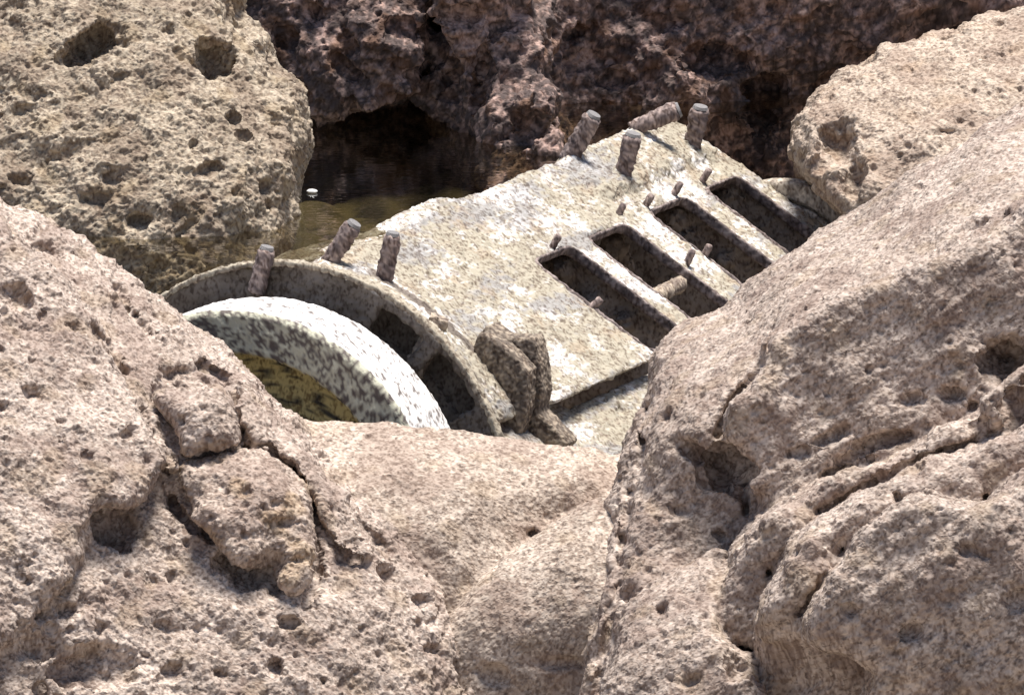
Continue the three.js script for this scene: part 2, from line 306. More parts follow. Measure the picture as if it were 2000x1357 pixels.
// right boulder in front, with stepped ledges
rock('boulder', {
  at: 1.65, lift: 0.75, pores: 34, lean: 0.4, back: 0.85, material: stone, relief: barnacled(0.8, 0.62, 0.005), tint: pink, wave: 0.01, wavelength: 0.16, join: 0.008, cell: 0.0076,
  slabs: [
    { r: 0.1, outline: [[2070, 170], [2000, 203], [1960, 225], [1900, 268], [1850, 300], [1750, 370], [1700, 405], [1640, 440], [1560, 490], [1490, 550], [1430, 598], [1350, 640], [1300, 680], [1285, 740], [1275, 790], [1240, 860], [1215, 930], [1195, 980], [1180, 1080], [1170, 1150], [1150, 1260], [1135, 1360], [1130, 1450], [2070, 1450]],
      face: [[2000, 215, 0.2], [1700, 410, 0.22], [1430, 605, 0.32], [1300, 690, 0.5], [1240, 870, 0.76], [1180, 1080, 0.86], [1140, 1350, 0.96], [2000, 380, 0.74], [1850, 450, 0.75], [1700, 530, 0.76], [1550, 610, 0.77], [1450, 690, 0.78], [1350, 800, 0.83], [1900, 600, 0.8], [1600, 750, 0.8], [1800, 850, 0.8], [1350, 1000, 0.84], [1300, 1250, 0.93], [1500, 1350, 0.93], [1900, 1300, 0.9]] },
    { r: 0.036, outline: [[1403, 835], [1408, 800], [1445, 768], [1480, 725], [1500, 675], [1540, 632], [1600, 592], [1680, 560], [1720, 545], [1800, 510], [1900, 480], [2070, 420], [2070, 1150], [1900, 1130], [1700, 1110], [1560, 1040], [1475, 950], [1455, 900], [1420, 872]],
      face: [[1450, 820, 0.96], [1600, 680, 0.93], [2000, 520, 0.92], [1700, 860, 0.93], [2000, 880, 0.92], [1500, 910, 0.94], [1750, 1050, 0.95], [1800, 640, 0.93]] },
    { r: 0.036, outline: [[1395, 1205], [1405, 1160], [1425, 1110], [1450, 1050], [1480, 1012], [1550, 975], [1610, 935], [1700, 905], [1800, 860], [1900, 800], [2070, 700], [2070, 1200], [1700, 1260], [1450, 1250]],
      face: [[1460, 1090, 1.1], [1700, 960, 1.08], [1950, 830, 1.06], [1450, 1220, 1.07], [1700, 1150, 1.05], [2000, 1000, 1.03]] },
    { r: 0.04, outline: [[2070, 785], [2000, 820], [1900, 868], [1790, 902], [1700, 950], [1600, 1000], [1545, 1050], [1505, 1120], [1480, 1180], [1476, 1240], [1490, 1290], [1478, 1350], [1475, 1450], [2070, 1450]],
      face: [[1530, 1140, 1.27], [1630, 1040, 1.26], [1800, 950, 1.24], [2000, 880, 1.22], [1700, 1200, 1.22], [1560, 1235, 1.23], [1540, 1300, 1.13], [1540, 1420, 1.13], [2000, 1150, 1.2], [1800, 1400, 1.15]] },
    { r: 0.036, outline: [[2070, 870], [2000, 907], [1960, 930], [1915, 975], [1870, 982], [1800, 962], [1740, 978], [1690, 1012], [1640, 1072], [1600, 1130], [1560, 1190], [1565, 1238], [1620, 1262], [1680, 1300], [1700, 1450], [2070, 1450]],
      face: [[1610, 1190, 1.4], [1720, 1050, 1.4], [1850, 1040, 1.4], [2000, 970, 1.38], [1800, 1150, 1.4], [2000, 1150, 1.38], [1900, 1400, 1.33], [1650, 1270, 1.37]] },
    { r: 0.036, outline: [[1410, 1080], [1335, 1115], [1265, 1155], [1235, 1185], [1205, 1245], [1170, 1350], [1160, 1450], [1480, 1450], [1465, 1300], [1420, 1250], [1405, 1180]],
      face: [[1400, 1100, 0.99], [1270, 1170, 1.03], [1220, 1300, 1.1], [1380, 1220, 1.13], [1350, 1400, 1.16]] },
  ],
  pits: [[1420, 912, 64, 56, 110, 0], [1335, 872, 65, 20, 30, 15], [1410, 1050, 18, 13, 22], [1440, 1290, 30, 45, 40], [1965, 705, 58, 46, 110], [1985, 800, 48, 52, 90], [1905, 832, 34, 18, 40], [1720, 860, 62, 14, 35, -12], [1630, 850, 40, 14, 25, -20], [1560, 885, 26, 12, 22], [1780, 780, 30, 14, 25], [1860, 770, 26, 16, 28], [1890, 445, 60, 14, 20, -15], [1960, 425, 40, 14, 20, -10], [1620, 560, 70, 12, 22, -28], [1300, 810, 22, 12, 14, 20], [1330, 1000, 20, 14, 14], [1345, 1320, 20, 12, 14], [1760, 1220, 26, 16, 20], [1970, 1160, 30, 24, 24], [1880, 1070, 40, 14, 16, 25], [1650, 1180, 18, 12, 14], [1230, 1160, 12, 26, 22], [1290, 1180, 10, 22, 18], [1190, 1180, 14, 20, 20], [1185, 1020, 10, 30, 16], [1480, 800, 16, 10, 12]],
  grooves: [[9, [1440, 1060], [1475, 1005], [1550, 968], [1610, 928], [1700, 898], [1800, 853], [1900, 793], [2000, 735]], [9, [1470, 1190], [1498, 1115], [1540, 1042], [1600, 993], [1700, 942], [1790, 894], [1900, 860], [2000, 812]], [9, [1555, 1190], [1595, 1125], [1635, 1065], [1688, 1004], [1740, 970], [1800, 954], [1870, 973], [1912, 966], [1960, 922], [2000, 898]], [11, [1270, 800], [1255, 870], [1232, 960], [1215, 1060], [1205, 1150], [1165, 1350]], [10, [1402, 845], [1440, 770], [1490, 705], [1520, 640], [1600, 588]], [10, [1465, 905], [1455, 960], [1460, 1000]], [9, [1640, 905], [1700, 870], [1780, 850]]],
}, 'large stepped boulder with rounded ledges, overlapping the open doors of the engine', 'boulder');

// low rock between the two
rock('boulder', {
  at: 1.4, lift: 0.24, back: 1.18, material: stone, relief: barnacled(0.5), tint: beige, wave: 0.006, join: 0.012,
  slabs: [
    { r: 0.1, outline: [[560, 806], [620, 808], [700, 812], [800, 824], [900, 837], [1000, 854], [1100, 867], [1200, 880], [1270, 890], [1270, 1450], [700, 1450], [540, 950]],
      face: [[600, 820, 0.99], [900, 845, 1.0], [1200, 890, 1.0], [600, 950, 1.16], [900, 950, 1.14], [1150, 950, 1.07], [1100, 1020, 1.08], [750, 1050, 1.2], [950, 1060, 1.17], [800, 1200, 1.22], [1000, 1200, 1.19], [900, 1400, 1.22], [1150, 1350, 1.2]] },
    { r: 0.04, outline: [[1280, 925], [1190, 965], [1120, 1000], [1040, 1045], [1000, 1078], [950, 1120], [890, 1180], [850, 1260], [820, 1450], [1280, 1450]],
      face: [[1190, 980, 1.22], [1050, 1060, 1.25], [1150, 1100, 1.33], [1000, 1200, 1.32], [1150, 1250, 1.35], [950, 1350, 1.3], [1150, 1400, 1.3]] },
  ],
  pits: [[1090, 1290, 100, 12, 14, 0], [960, 1310, 40, 24, 22, 20]],
  grooves: [[8, [1240, 940], [1190, 962], [1120, 996], [1040, 1042], [1000, 1075], [955, 1118]]],
}, 'smooth sandy rock sagging in the gap below the white wheel rim', 'boulder');

// pitted boulder left of the pool
rock('boulder', {
  at: 0.45, pores: 90, back: -0.1, material: stone, relief: honeycomb(0.007, 0.027), tint: sandTint([0.55, 0.475, 0.37], [0.33, 0.275, 0.205], [0.12, 0.095, 0.08], [0.31, 0.23, 0.13]), wave: 0.016, join: 0.02,
  slabs: [{ r: 0.16, outline: [[-60, -80], [440, -80], [470, 15], [510, 60], [530, 110], [560, 150], [585, 180], [593, 240], [590, 290], [575, 340], [562, 400], [556, 450], [545, 500], [532, 540], [520, 660], [-60, 660]],
    face: [[0, 0, 0.12], [300, 0, 0.14], [550, 100, 0.1], [0, 300, 0.33], [300, 300, 0.37], [560, 300, 0.3], [0, 600, 0.44], [300, 550, 0.44], [520, 550, 0.38], [450, 420, 0.41]] }],
  pits: [[165, 80, 72, 38, 100, -35], [412, 110, 52, 44, 100, -10], [470, 262, 20, 16, 30], [447, 226, 16, 18, 26], [412, 328, 32, 16, 30, -20], [268, 432, 26, 18, 36], [375, 487, 16, 14, 24], [222, 150, 18, 10, 16, -20], [232, 80, 14, 10, 16], [35, 350, 26, 16, 24], [30, 210, 50, 18, 24, -20], [240, 575, 34, 24, 26], [420, 545, 40, 20, 34], [130, 290, 50, 14, 16, -25], [215, 350, 18, 10, 18], [180, 390, 30, 14, 18], [455, 30, 22, 16, 20], [320, 50, 12, 10, 14], [460, 375, 12, 14, 16], [520, 400, 10, 12, 14], [150, 470, 26, 14, 18], [310, 600, 30, 12, 20]],
}, 'pitted yellowish boulder with deep round holes beside the dark pool', 'boulder');

// pale boulder behind on the right
rock('boulder', {
  at: -0.65, lean: 0.3, back: -1.15, material: stone, relief: barnacled(0.9), tint: sandTint([0.62, 0.525, 0.43], [0.43, 0.35, 0.275], [0.2, 0.155, 0.13], [0.43, 0.315, 0.215]), wave: 0.014,
  slabs: [{ r: 0.1, outline: [[2070, -10], [1990, 15], [1900, 40], [1840, 60], [1790, 75], [1742, 85], [1720, 106], [1660, 140], [1622, 170], [1600, 200], [1572, 230], [1562, 270], [1570, 310], [1590, 350], [1620, 380], [1660, 412], [1700, 450], [2070, 450]],
    face: [[2000, 30, -0.98], [1750, 100, -0.88], [1600, 220, -0.7], [2000, 200, -0.72], [1800, 250, -0.63], [1650, 330, -0.58], [2000, 400, -0.5], [1800, 420, -0.52]] }],
  pits: [[1635, 268, 40, 46, 65, -10], [1665, 345, 26, 46, 60], [1602, 320, 20, 26, 40], [1640, 300, 30, 30, 60], [1610, 255, 18, 18, 20], [1680, 60, 18, 7, 10], [1855, 66, 16, 8, 14], [1965, 36, 18, 7, 12], [1670, 150, 20, 9, 14, -40], [1830, 262, 14, 6, 10], [1860, 258, 20, 5, 10]],
}, 'pale smooth-topped boulder in front of the dark rock wall', 'boulder');

// dark wet rock wall behind the pool
const wallTint = (x, y, z, o) => {
  const a = fbm(x, y, z, 0.22), f = n2(x * 42, y * 42, z * 42) + 0.7 * n1(x * 95, y * 95, z * 95);
  pick(o, [0.1, 0.075, 0.07], [0.58, 0.41, 0.35], step(-0.3, 0.8, 0.55 * f + 0.6 * a));
  const r = step(0.25, 0.7, n3(x * 11, y * 11, z * 11)); for (let c = 0; c < 3; c++) o[c] = mix(o[c], [0.2, 0.1, 0.05][c], r * 0.5);
};
rock('rock_wall', {
  at: -1.0, back: -1.62, material: wetStone, relief: honeycomb(0.014, 0.032), tint: wallTint, wave: 0.03, wavelength: 0.16, join: 0.03, cell: 0.0096, seen: (x, y) => y > 0.2 && x < 0.75,
  slabs: [
    { r: 0.1, outline: [[400, -120], [2080, -120], [2080, 480], [400, 480]], face: [[450, 0, -1.3], [1000, 0, -1.3], [2000, 0, -1.35], [450, 500, -1.5], [1000, 500, -1.4], [2000, 500, -1.5]] },
    { r: 0.08, outline: [[400, -120], [870, -120], [850, 0], [820, 120], [800, 190], [760, 212], [700, 214], [640, 222], [600, 216], [540, 200], [400, 200]], face: [[500, -50, -0.86], [560, 100, -0.84], [650, 100, -0.8], [650, 210, -0.84], [780, 150, -0.8], [820, -50, -0.82]] },
    { r: 0.07, outline: [[880, -120], [862, 60], [845, 150], [860, 230], [905, 310], [935, 390], [950, 520], [1060, 520], [1080, 300], [1060, 150], [1040, -120]], face: [[900, 0, -0.7], [860, 200, -0.88], [900, 300, -0.85], [1000, 50, -0.8], [960, 250, -0.72], [950, 390, -0.58], [1040, 380, -0.5]] },
    { r: 0.1, outline: [[1000, -120], [1030, 100], [1010, 220], [1000, 300], [985, 360], [990, 520], [1400, 520], [1480, 300], [1560, 200], [1700, 100], [2080, 60], [2080, -120]], face: [[1100, 0, -1.2], [1100, 300, -1.05], [1000, 380, -0.46], [1070, 340, -0.62], [1300, 200, -1.22], [1450, 100, -1.25], [1300, 480, -1.3], [1900, -50, -1.2]] },
  ],
  pits: [[940, 160, 26, 70, 80, 8], [880, 170, 40, 60, 50, 20], [1020, 260, 70, 50, 70], [790, 60, 40, 26, 40], [900, 40, 60, 26, 40], [680, 140, 40, 20, 30, 30], [560, 80, 26, 36, 40], [1120, 60, 26, 22, 30], [1200, 150, 40, 20, 30], [1290, 40, 60, 20, 30], [1400, 110, 70, 40, 60], [1500, 190, 60, 70, 80], [720, 20, 30, 16, 24, -30], [620, 30, 30, 16, 30, 60]],
}, 'dark wet honeycombed rock wall rising behind the pool', 'rock wall');

// loose pieces broken out of the left boulder
rock('rock_fragment', {
  at: 1.6, back: 1.45, material: stone, relief: barnacled(0.9), tint: pink, wave: 0.008, cell: 0.0062,
  slabs: [{ r: 0.05, outline: [[300, 775], [325, 760], [380, 764], [420, 755], [440, 780], [452, 815], [466, 862], [440, 876], [390, 884], [366, 890], [345, 850], [320, 815]],
    face: [[320, 780, 1.57], [420, 770, 1.57], [390, 820, 1.61], [440, 860, 1.61], [370, 880, 1.62]] }],
  pits: [[400, 800, 12, 8, 8], [352, 820, 14, 7, 8, 40]],
}, 'pale block of stone wedged under a cracked arch of the left boulder', 'rock fragment');
rock('rock_fragment', {
  at: 1.65, back: 1.5, material: stone, relief: barnacled(1), tint: sandTint([0.64, 0.54, 0.46], [0.4, 0.325, 0.27], [0.15, 0.115, 0.095], [0.42, 0.29, 0.14]), wave: 0.012, cell: 0.0062,
  slabs: [
    { r: 0.06, outline: [[352, 925], [372, 898], [420, 884], [478, 880], [530, 905], [565, 935], [598, 975], [606, 1030], [604, 1075], [570, 1100], [520, 1112], [470, 1100], [430, 1060], [390, 1020], [372, 980]],
      face: [[370, 930, 1.62], [470, 890, 1.6], [560, 945, 1.61], [590, 1040, 1.65], [480, 980, 1.68], [430, 1010, 1.69], [540, 1080, 1.67]] },
    { r: 0.03, outline: [[545, 1080], [590, 1076], [606, 1090], [600, 1130], [572, 1158], [540, 1150], [525, 1120]], face: [[560, 1090, 1.66], [590, 1120, 1.68], [550, 1140, 1.67]] },
  ],
  pits: [[540, 985, 14, 10, 14], [560, 1020, 22, 12, 18], [410, 1010, 16, 9, 16], [480, 960, 14, 8, 8], [590, 1090, 22, 7, 14, -20]],
}, 'broken ochre-stained lump of stone hanging over a dark hollow in the left boulder', 'rock fragment');

// ---------------------------------------------------------------- the wrecked engine
// its own axes: x along the shaft away from the flywheel, y out of the door panel, z down the panel
const toWorld = (v) => new THREE.Vector3(v[0], v[1] * CT + v[2] * ST, -v[1] * ST + v[2] * CT);
const ax = toWorld([0.358997, 0.152385, -0.920815]), az = toWorld([0.776642, -0.595939, 0.204167]), ay = az.clone().cross(ax);
const DROP = 0.83;                              // the origin lies under the keel side of the block
const engine = new THREE.Group(); engine.name = 'engine_block';
engine.quaternion.setFromRotationMatrix(new THREE.Matrix4().makeBasis(ax, ay, az));
engine.position.copy(toWorld([0.2, 0.1185, 0])).addScaledVector(ay, -DROP);
tag(engine, 'wrecked encrusted engine block with open doors and a large flywheel among boulders', 'engine');
scene.add(engine);
function part(name, g, m, parent = engine) {
  const o = shade(new THREE.Mesh(g, m)); o.name = name; if (parent === engine) o.position.y = DROP;
  parent.add(o); return o;
}
const spot = (x, y, z) => new THREE.Vector3(x, y, z).applyMatrix4(new THREE.Matrix4().makeBasis(ax, ay, az)).add(toWorld([0.2, 0.1185, 0]));
const crust = new THREE.MeshStandardMaterial({ vertexColors: true, roughness: 0.95, map: crustGrain, bumpMap: crustGrain, bumpScale: 0.0012 });
const AY = -0.397, AZ = -0.095;                 // the shaft
const box = (x, y, z, x0, x1, y0, y1, z0, z1) => {
  const a = Math.max(x0 - x, x - x1), b = Math.max(y0 - y, y - y1), c = Math.max(z0 - z, z - z1);
  return Math.hypot(Math.max(a, 0), Math.max(b, 0), Math.max(c, 0)) + Math.min(Math.max(a, b, c), 0);
};
const DOORS = [[-0.17, 0.042, -0.128, 0.174], [0.126, 0.346, -0.128, 0.176], [0.484, 0.708, -0.133, 0.176], [0.816, 1.02, -0.133, 0.176]];
const lumps = [[0.07, -0.06, -0.12, 0.024], [0.075, -0.085, -0.04, 0.02], [0.07, -0.07, 0.04, 0.018], [0.44, -0.09, -0.14, 0.03], [0.46, -0.12, -0.11, 0.026], [0.74, -0.06, -0.13, 0.026], [0.745, -0.09, -0.09, 0.022], [0.745, -0.075, 0.0, 0.018], [1.04, -0.05, -0.13, 0.026], [1.04, -0.08, -0.1, 0.022]];
function blockField(x, y, z) {
  const bell = step(-0.66, -0.96, x), R = 0.45, dz = z - AZ;
  const round = Math.sqrt(Math.max(R * R - dz * dz, 0.001)) + AY;
  let topY = mix(0, round, bell) + 0.004 * n1(x * 5, 0, z * 5);
  const zc = -0.3 - 0.05 * step(-0.5, -0.3, x) + 0.026 * step(-0.2, -0.13, x) + 0.006 * n2(x * 9, 0.3, 0) + 0.04 * step(0.9, 1.15, x);
  const zs = x < -0.25 ? -0.35 - 0.2 * clamp(-0.35 - x, -0.02, 0.45) : zc;   // shoulder under the pool, then the sunken back
  topY += Math.min(0, (z - zc) * 0.84) + Math.min(0, (z - zs) * 2);
  const pad = 0.016 * step(0.40, 0.44, x + 0.35 * (z + 0.3)) * step(-0.185, -0.21, z) * step(1.08, 1.0, x);
  topY += pad;
  let v = smax(y - topY, z - 0.19 - 0.9 * Math.min(0, y), 0.012);                                  // door panel down to its lower edge
  v = smin(v, smax(smax(y + 0.05 + 0.003 * n2(x * 8, y, z * 8), z - 0.45, 0.03), -z, 0.01), 0.008); // ledge below it
  v = smax(v, Math.max(-0.95 - x, x - 1.1 - 0.25 * Math.min(0, z + 0.15)), 0.012);
  v = Math.max(v, -0.5 - y, -0.52 - z);
  v = Math.max(v, -box(x, y, z, -0.58, 1.05, -0.42, -0.018, -0.235, 0.178));         // hollow inside
  for (const xb of [0.1, 0.775]) v = Math.min(v, box(x, y, z, xb - 0.02, xb + 0.02, -0.44, -0.012, -0.26, 0.2)); // bulkheads
  for (const [a, b, c, r] of lumps) v = smin(v, Math.hypot(x - a, y - b, z - c) - r - 0.008 * n3(x * 60, y * 60, z * 60), 0.02);
  for (const [a, b, c, d] of DOORS) v = smax(v, -(box(x, y, z, a + 0.03, b - 0.03, -0.03, 0.2, c + 0.03, d - 0.03) - 0.03), 0.006);
  v = smax(v, -(Math.hypot((x + 0.397) / 2.2, y + 0.05, (z - 0.231)) - 0.012), 0.005);
  // flywheel end: hollow bell with two openings in its web
  const rr = Math.hypot(y - AY, z - AZ);
  v = smax(v, -Math.max(rr - 0.405, x + 0.9), 0.012);
  v = Math.min(v, Math.max(Math.abs(rr - 0.4) - 0.046, Math.abs(x + 0.945) - 0.012));
  const turn = Math.atan2(z - AZ, y - AY) * 57.3;
  for (const [t, w, r0] of [[20.5, 8.5, 0.392], [0, 7, 0.384]]) v = smax(v, -Math.max((Math.abs(turn - t) - w) * 0.007, Math.abs(rr - r0) - 0.034, x + 0.885, -1.1 - x), 0.012);
  return v;
}
const crustRelief = (x, y, z) => {
  let d = 0.0022 * n1(x * 20, y * 40, z * 40) + 0.0016 * n2(x * 60, y * 90, z * 90) + 0.0012 * n3(x * 150, y * 200, z * 200);
  const c = cells(x / 0.02, y / 0.012, z / 0.012);
  if (c.id < 0.45) d += 0.0022 * step(0.5, 0.2, c.d);
  return d;
};
const white = [0.8, 0.79, 0.76], sandy = [0.41, 0.375, 0.295], grey = [0.31, 0.31, 0.32], brown = [0.28, 0.22, 0.17];
const panelTint = (x, y, z, o) => {
  const w = fbm(x * 0.55, y, z, 0.09) + 0.35 * n2(x * 50, y * 110, z * 110);
  pick(o, sandy, white, step(-0.1, 0.5, w - 0.05 + 0.3 * n1(x * 30, y * 80, z * 70) + 0.5 * n3(x * 2.2 + 3, y, z * 3.5) - 0.02));
  const g = step(0.15, 0.7, n1(x * 2.5 + 7, y * 8, z * 9) + 0.5 * n2(x * 25, y, z * 60)); for (let c = 0; c < 3; c++) o[c] = mix(o[c], grey[c], g * 0.7);
  const k = step(0.25, 0.6, n3(x * 70, y * 120, z * 120) * 0.8 + 0.35 * n2(x * 12, y * 12, z * 12)); for (let c = 0; c < 3; c++) o[c] = mix(o[c], brown[c], k * 0.5);
  const ru = step(0.45, 0.8, n2(x * 7 + 1, y * 7, z * 10) + 0.4 * n1(x * 45, y * 45, z * 45)); for (let c = 0; c < 3; c++) o[c] = mix(o[c], [0.4, 0.29, 0.19][c], ru * 0.35);
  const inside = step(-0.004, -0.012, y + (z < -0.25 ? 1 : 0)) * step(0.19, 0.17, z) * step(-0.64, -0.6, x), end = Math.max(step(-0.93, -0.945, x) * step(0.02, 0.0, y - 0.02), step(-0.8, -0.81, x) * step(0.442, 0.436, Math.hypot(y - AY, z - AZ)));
  const dk = Math.max(inside, end); // uncrusted iron; shade of the hollow and bell openings painted into its colour
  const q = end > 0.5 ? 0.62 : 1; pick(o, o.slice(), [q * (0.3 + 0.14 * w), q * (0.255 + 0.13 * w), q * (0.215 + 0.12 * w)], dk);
};
{
  let m = surfaceNet([-1.0, -0.54, -0.55], [1.16, 0.12, 0.48], 0.0088, blockField, 2);
  m = refine(m, (x, y, z, nx, ny, nz) => y > (z > -0.24 && z < 0.17 && x > -0.55 ? -0.1 : -0.16) && nx * -0.92 + ny * 0.33 + nz * 0.2 > -0.12 && !(z > 0.4) && z > -0.42);
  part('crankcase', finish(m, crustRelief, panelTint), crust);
}
// ring round the flywheel end
function ringGeometry(profile, seg, tint, relief, arc = Math.PI * 2, start = 0) {   // profile: [x, radius] closed loop, turned about the shaft
  const L = []; for (let i = 0; i < profile.length; i++) {
    const [a, b] = [profile[i], profile[(i + 1) % profile.length]], n = Math.max(1, Math.round(Math.hypot(b[0] - a[0], b[1] - a[1]) / 0.005));
    for (let s = 0; s < n; s++) L.push([mix(a[0], b[0], s / n), mix(a[1], b[1], s / n)]);
  }
  const P = [], T = [], n = L.length;
  for (let j = 0; j < seg; j++) { const t = start + j / seg * arc, c = Math.cos(t), s = Math.sin(t); for (const [x, r] of L) P.push(x, r * c, r * s); }
  for (let j = 0; j < seg; j++) for (let i = 0; i < n; i++) { const a = j * n + i, b = j * n + (i + 1) % n, c = ((j + 1) % seg) * n + i, d = ((j + 1) % seg) * n + (i + 1) % n; T.push(a, c, b, b, c, d); }
  const g = finish({ P: Float32Array.from(P), T }, relief, tint); g.translate(0, AY, AZ);
  return g;
}
const darkIron = (x, y, z, o) => { const f = n1(x * 90, y * 90, z * 90) + 0.6 * n2(x * 30, y * 30, z * 30); pick(o, [0.22, 0.175, 0.145], [0.62, 0.53, 0.41], step(-0.6, 1.0, f)); };
const ironRelief = (x, y, z) => 0.0025 * n1(x * 35, y * 35, z * 35) + 0.0022 * n2(x * 95, y * 95, z * 95) + 0.0012 * n3(x * 200, y * 200, z * 200);
part('end_flange', ringGeometry([[-0.962, 0.449], [-0.96, 0.452], [-0.942, 0.453], [-0.94, 0.446], [-0.943, 0.441], [-0.962, 0.442]], 560, (x, y, z, o) => { darkIron(x, y, z, o); if (Math.hypot(y, z) > 0.4455 || n3(x * 12, y * 12, z * 12) > 0.2) pick(o, o.slice(), sandy, 0.75); }, ironRelief), crust);
// flywheel: rim with a recessed web
const flaked = (x, y, z, o) => {
  const r = Math.hypot(y, z), f = n1(x * 75, y * 75, z * 75) + 0.7 * n2(x * 26, y * 26, z * 26) + 0.8 * n3(x * 150, y * 150, z * 150);
  if (x < -1.19 && r > 0.314) pick(o, [0.13, 0.11, 0.1], [0.58, 0.58, 0.46], step(-0.5, 0.3, f));
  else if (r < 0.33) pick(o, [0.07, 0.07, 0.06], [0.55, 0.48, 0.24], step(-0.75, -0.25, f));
  else pick(o, [0.17, 0.15, 0.14], [0.84, 0.83, 0.81], step(-0.75, -0.2, f));
};
const paint = new THREE.MeshStandardMaterial({ vertexColors: true, roughness: 0.85, bumpMap: crustGrain, bumpScale: 0.0012 });
const wheelRelief = (x, y, z) => 0.0015 * n1(x * 30, y * 30, z * 30) + 0.0012 * n2(x * 90, y * 90, z * 90);
const wheel = part('flywheel', ringGeometry([[-1.2, 0.385], [-1.193, 0.394], [-1.03, 0.394], [-1.02, 0.385], [-1.02, 0.316], [-1.195, 0.311], [-1.2, 0.317]], 400, flaked, wheelRelief), paint);
part('web', ringGeometry([[-1.12, 0.314], [-1.115, 0.05], [-1.07, 0.05], [-1.06, 0.314]], 90, (x, y, z, o) => { const f = n1(x * 60, y * 60, z * 60) + 0.7 * n2(x * 22, y * 22, z * 22); pick(o, [0.09, 0.09, 0.08], [0.82, 0.73, 0.36], step(-0.7, -0.1, f)); }, wheelRelief), crust, wheel);
part('hub', ringGeometry([[-1.18, 0.06], [-1.17, 0.085], [-1.05, 0.09], [-1.05, 0.01], [-1.18, 0.01]], 90, darkIron, ironRelief), crust, wheel);
// ring at the far end
const pulley = (profile, seg) => ringGeometry(profile, seg, (x, y, z, o) => { const f = n1(x * 90, y * 90, z * 90) + 0.6 * n2(x * 30, y * 30, z * 30); pick(o, [0.3, 0.26, 0.22], [0.78, 0.71, 0.6], step(-0.7, 0.8, f)); }, (x, y, z) => 0.25 * ironRelief(x, y, z)).translate(0, -0.155 - AY, 0.043 - AZ);
const pulleyRim = part('pulley', pulley([[1.1, 0.2], [1.104, 0.207], [1.122, 0.207], [1.126, 0.19], [1.136, 0.19], [1.14, 0.205], [1.156, 0.205], [1.16, 0.2], [1.16, 0.17], [1.1, 0.17]], 260), crust);
part('pulley_ring', pulley([[1.096, 0.155], [1.1, 0.162], [1.125, 0.162], [1.125, 0.14], [1.096, 0.14]], 200), crust, pulleyRim);
part('pulley_web', pulley([[1.12, 0.175], [1.115, 0.03], [1.14, 0.03], [1.145, 0.175]], 90), crust, pulleyRim);
// rods, studs and bars
function rod(p, q, r0, r1, tint, seg = 14) {
  const a = new THREE.Vector3(...p), b = new THREE.Vector3(...q), d = b.clone().sub(a), L = d.length(), u = d.clone().normalize();
  const s = new THREE.Vector3(1, 0.2, 0.1).cross(u).normalize(), t = u.clone().cross(s), P = [], T = [], n = Math.max(4, Math.round(L / 0.005));
  const rows = [[0, 0]]; for (let i = 0; i <= n; i++) rows.push([i / n, i === n ? 0.82 : 1]); rows.push([1.02, 0]);
  for (const [h, w] of rows) for (let j = 0; j < seg; j++) { const A = j / seg * 2 * Math.PI, r = mix(r0, r1, h) * w, v = a.clone().addScaledVector(d, h).addScaledVector(s, r * Math.cos(A)).addScaledVector(t, r * Math.sin(A)); P.push(v.x, v.y, v.z); }
  for (let i = 0; i < rows.length - 1; i++) for (let j = 0; j < seg; j++) { const k = (j + 1) % seg, A = i * seg + j, B = i * seg + k; T.push(A, B, A + seg, B, B + seg, A + seg); }
  return finish({ P: Float32Array.from(P), T }, (x, y, z) => r1 * (0.12 * n1(x * 70, y * 70, z * 70) + 0.12 * n2(x * 170, y * 170, z * 170)), tint);
}
const wornIron = new THREE.MeshStandardMaterial({ color: new THREE.Color().setRGB(0.34, 0.33, 0.33), roughness: 0.7, bumpMap: crustGrain, bumpScale: 0.001 });
const studTint = (x, y, z, o) => { const f = n1(x * 110, y * 110, z * 110) + 0.5 * n3(x * 240, y * 240, z * 240); pick(o, [0.16, 0.125, 0.12], [0.5, 0.4, 0.36], step(-0.5, 0.9, f)); };
for (const [x, y, z, X, Y, Z, r, R] of [
  [-0.876, 0.01, -0.295, -0.874, 0.087, -0.295, 0.016, 0.018], [-0.829, 0.02, -0.198, -0.833, 0.104, -0.231, 0.016, 0.0165],
  [0.458, 0.02, -0.322, 0.458, 0.1, -0.327, 0.02, 0.019], [0.544, 0, -0.225, 0.54, 0.091, -0.255, 0.014, 0.02],
  [0.816, 0.03, -0.313, 0.845, 0.09, -0.275, 0.015, 0.021], [0.966, 0, -0.23, 0.959, 0.085, -0.262, 0.016, 0.02],
  [-0.97, -0.083, -0.366, -0.97, -0.022, -0.387, 0.017, 0.017]]) {
  const d = [X - x, Y - y, Z - z], u = new THREE.Vector3(...d).normalize(), st = part('stud', rod([x - d[0] * 0.35, y - d[1] * 0.35, z - d[2] * 0.35], [X, Y, Z], r, R, studTint), crust);
  const cap = new THREE.CylinderGeometry(R * 0.72, R * 0.82, 0.006, 18, 1); cap.applyQuaternion(new THREE.Quaternion().setFromUnitVectors(new THREE.Vector3(0, 1, 0), u)); cap.translate(X + u.x * 0.003, Y + u.y * 0.003, Z + u.z * 0.003);
  part('worn_end', cap, wornIron, st);
}
for (const [x, y, z, X, Y, Z] of [[-0.03, 0, -0.14, -0.031, 0.026, -0.142], [0.368, 0, -0.152, 0.368, 0.022, -0.156], [0.508, 0, -0.147, 0.507, 0.026, -0.149], [0.67, 0, -0.147, 0.67, 0.03, -0.148], [0.852, 0, -0.152, 0.853, 0.028, -0.153], [0.381, 0, 0.016, 0.378, 0.03, 0.011], [-0.172, 0, 0.02, -0.16, 0.02, 0.026], [0.484, 0, 0.016, 0.484, 0.024, 0.011], [-0.17, 0, 0.19, -0.15, 0.02, 0.185]])
  part('small_stud', rod([x, y - 0.012, z], [X, Y, Z], 0.0075, 0.0075, studTint, 10), crust);
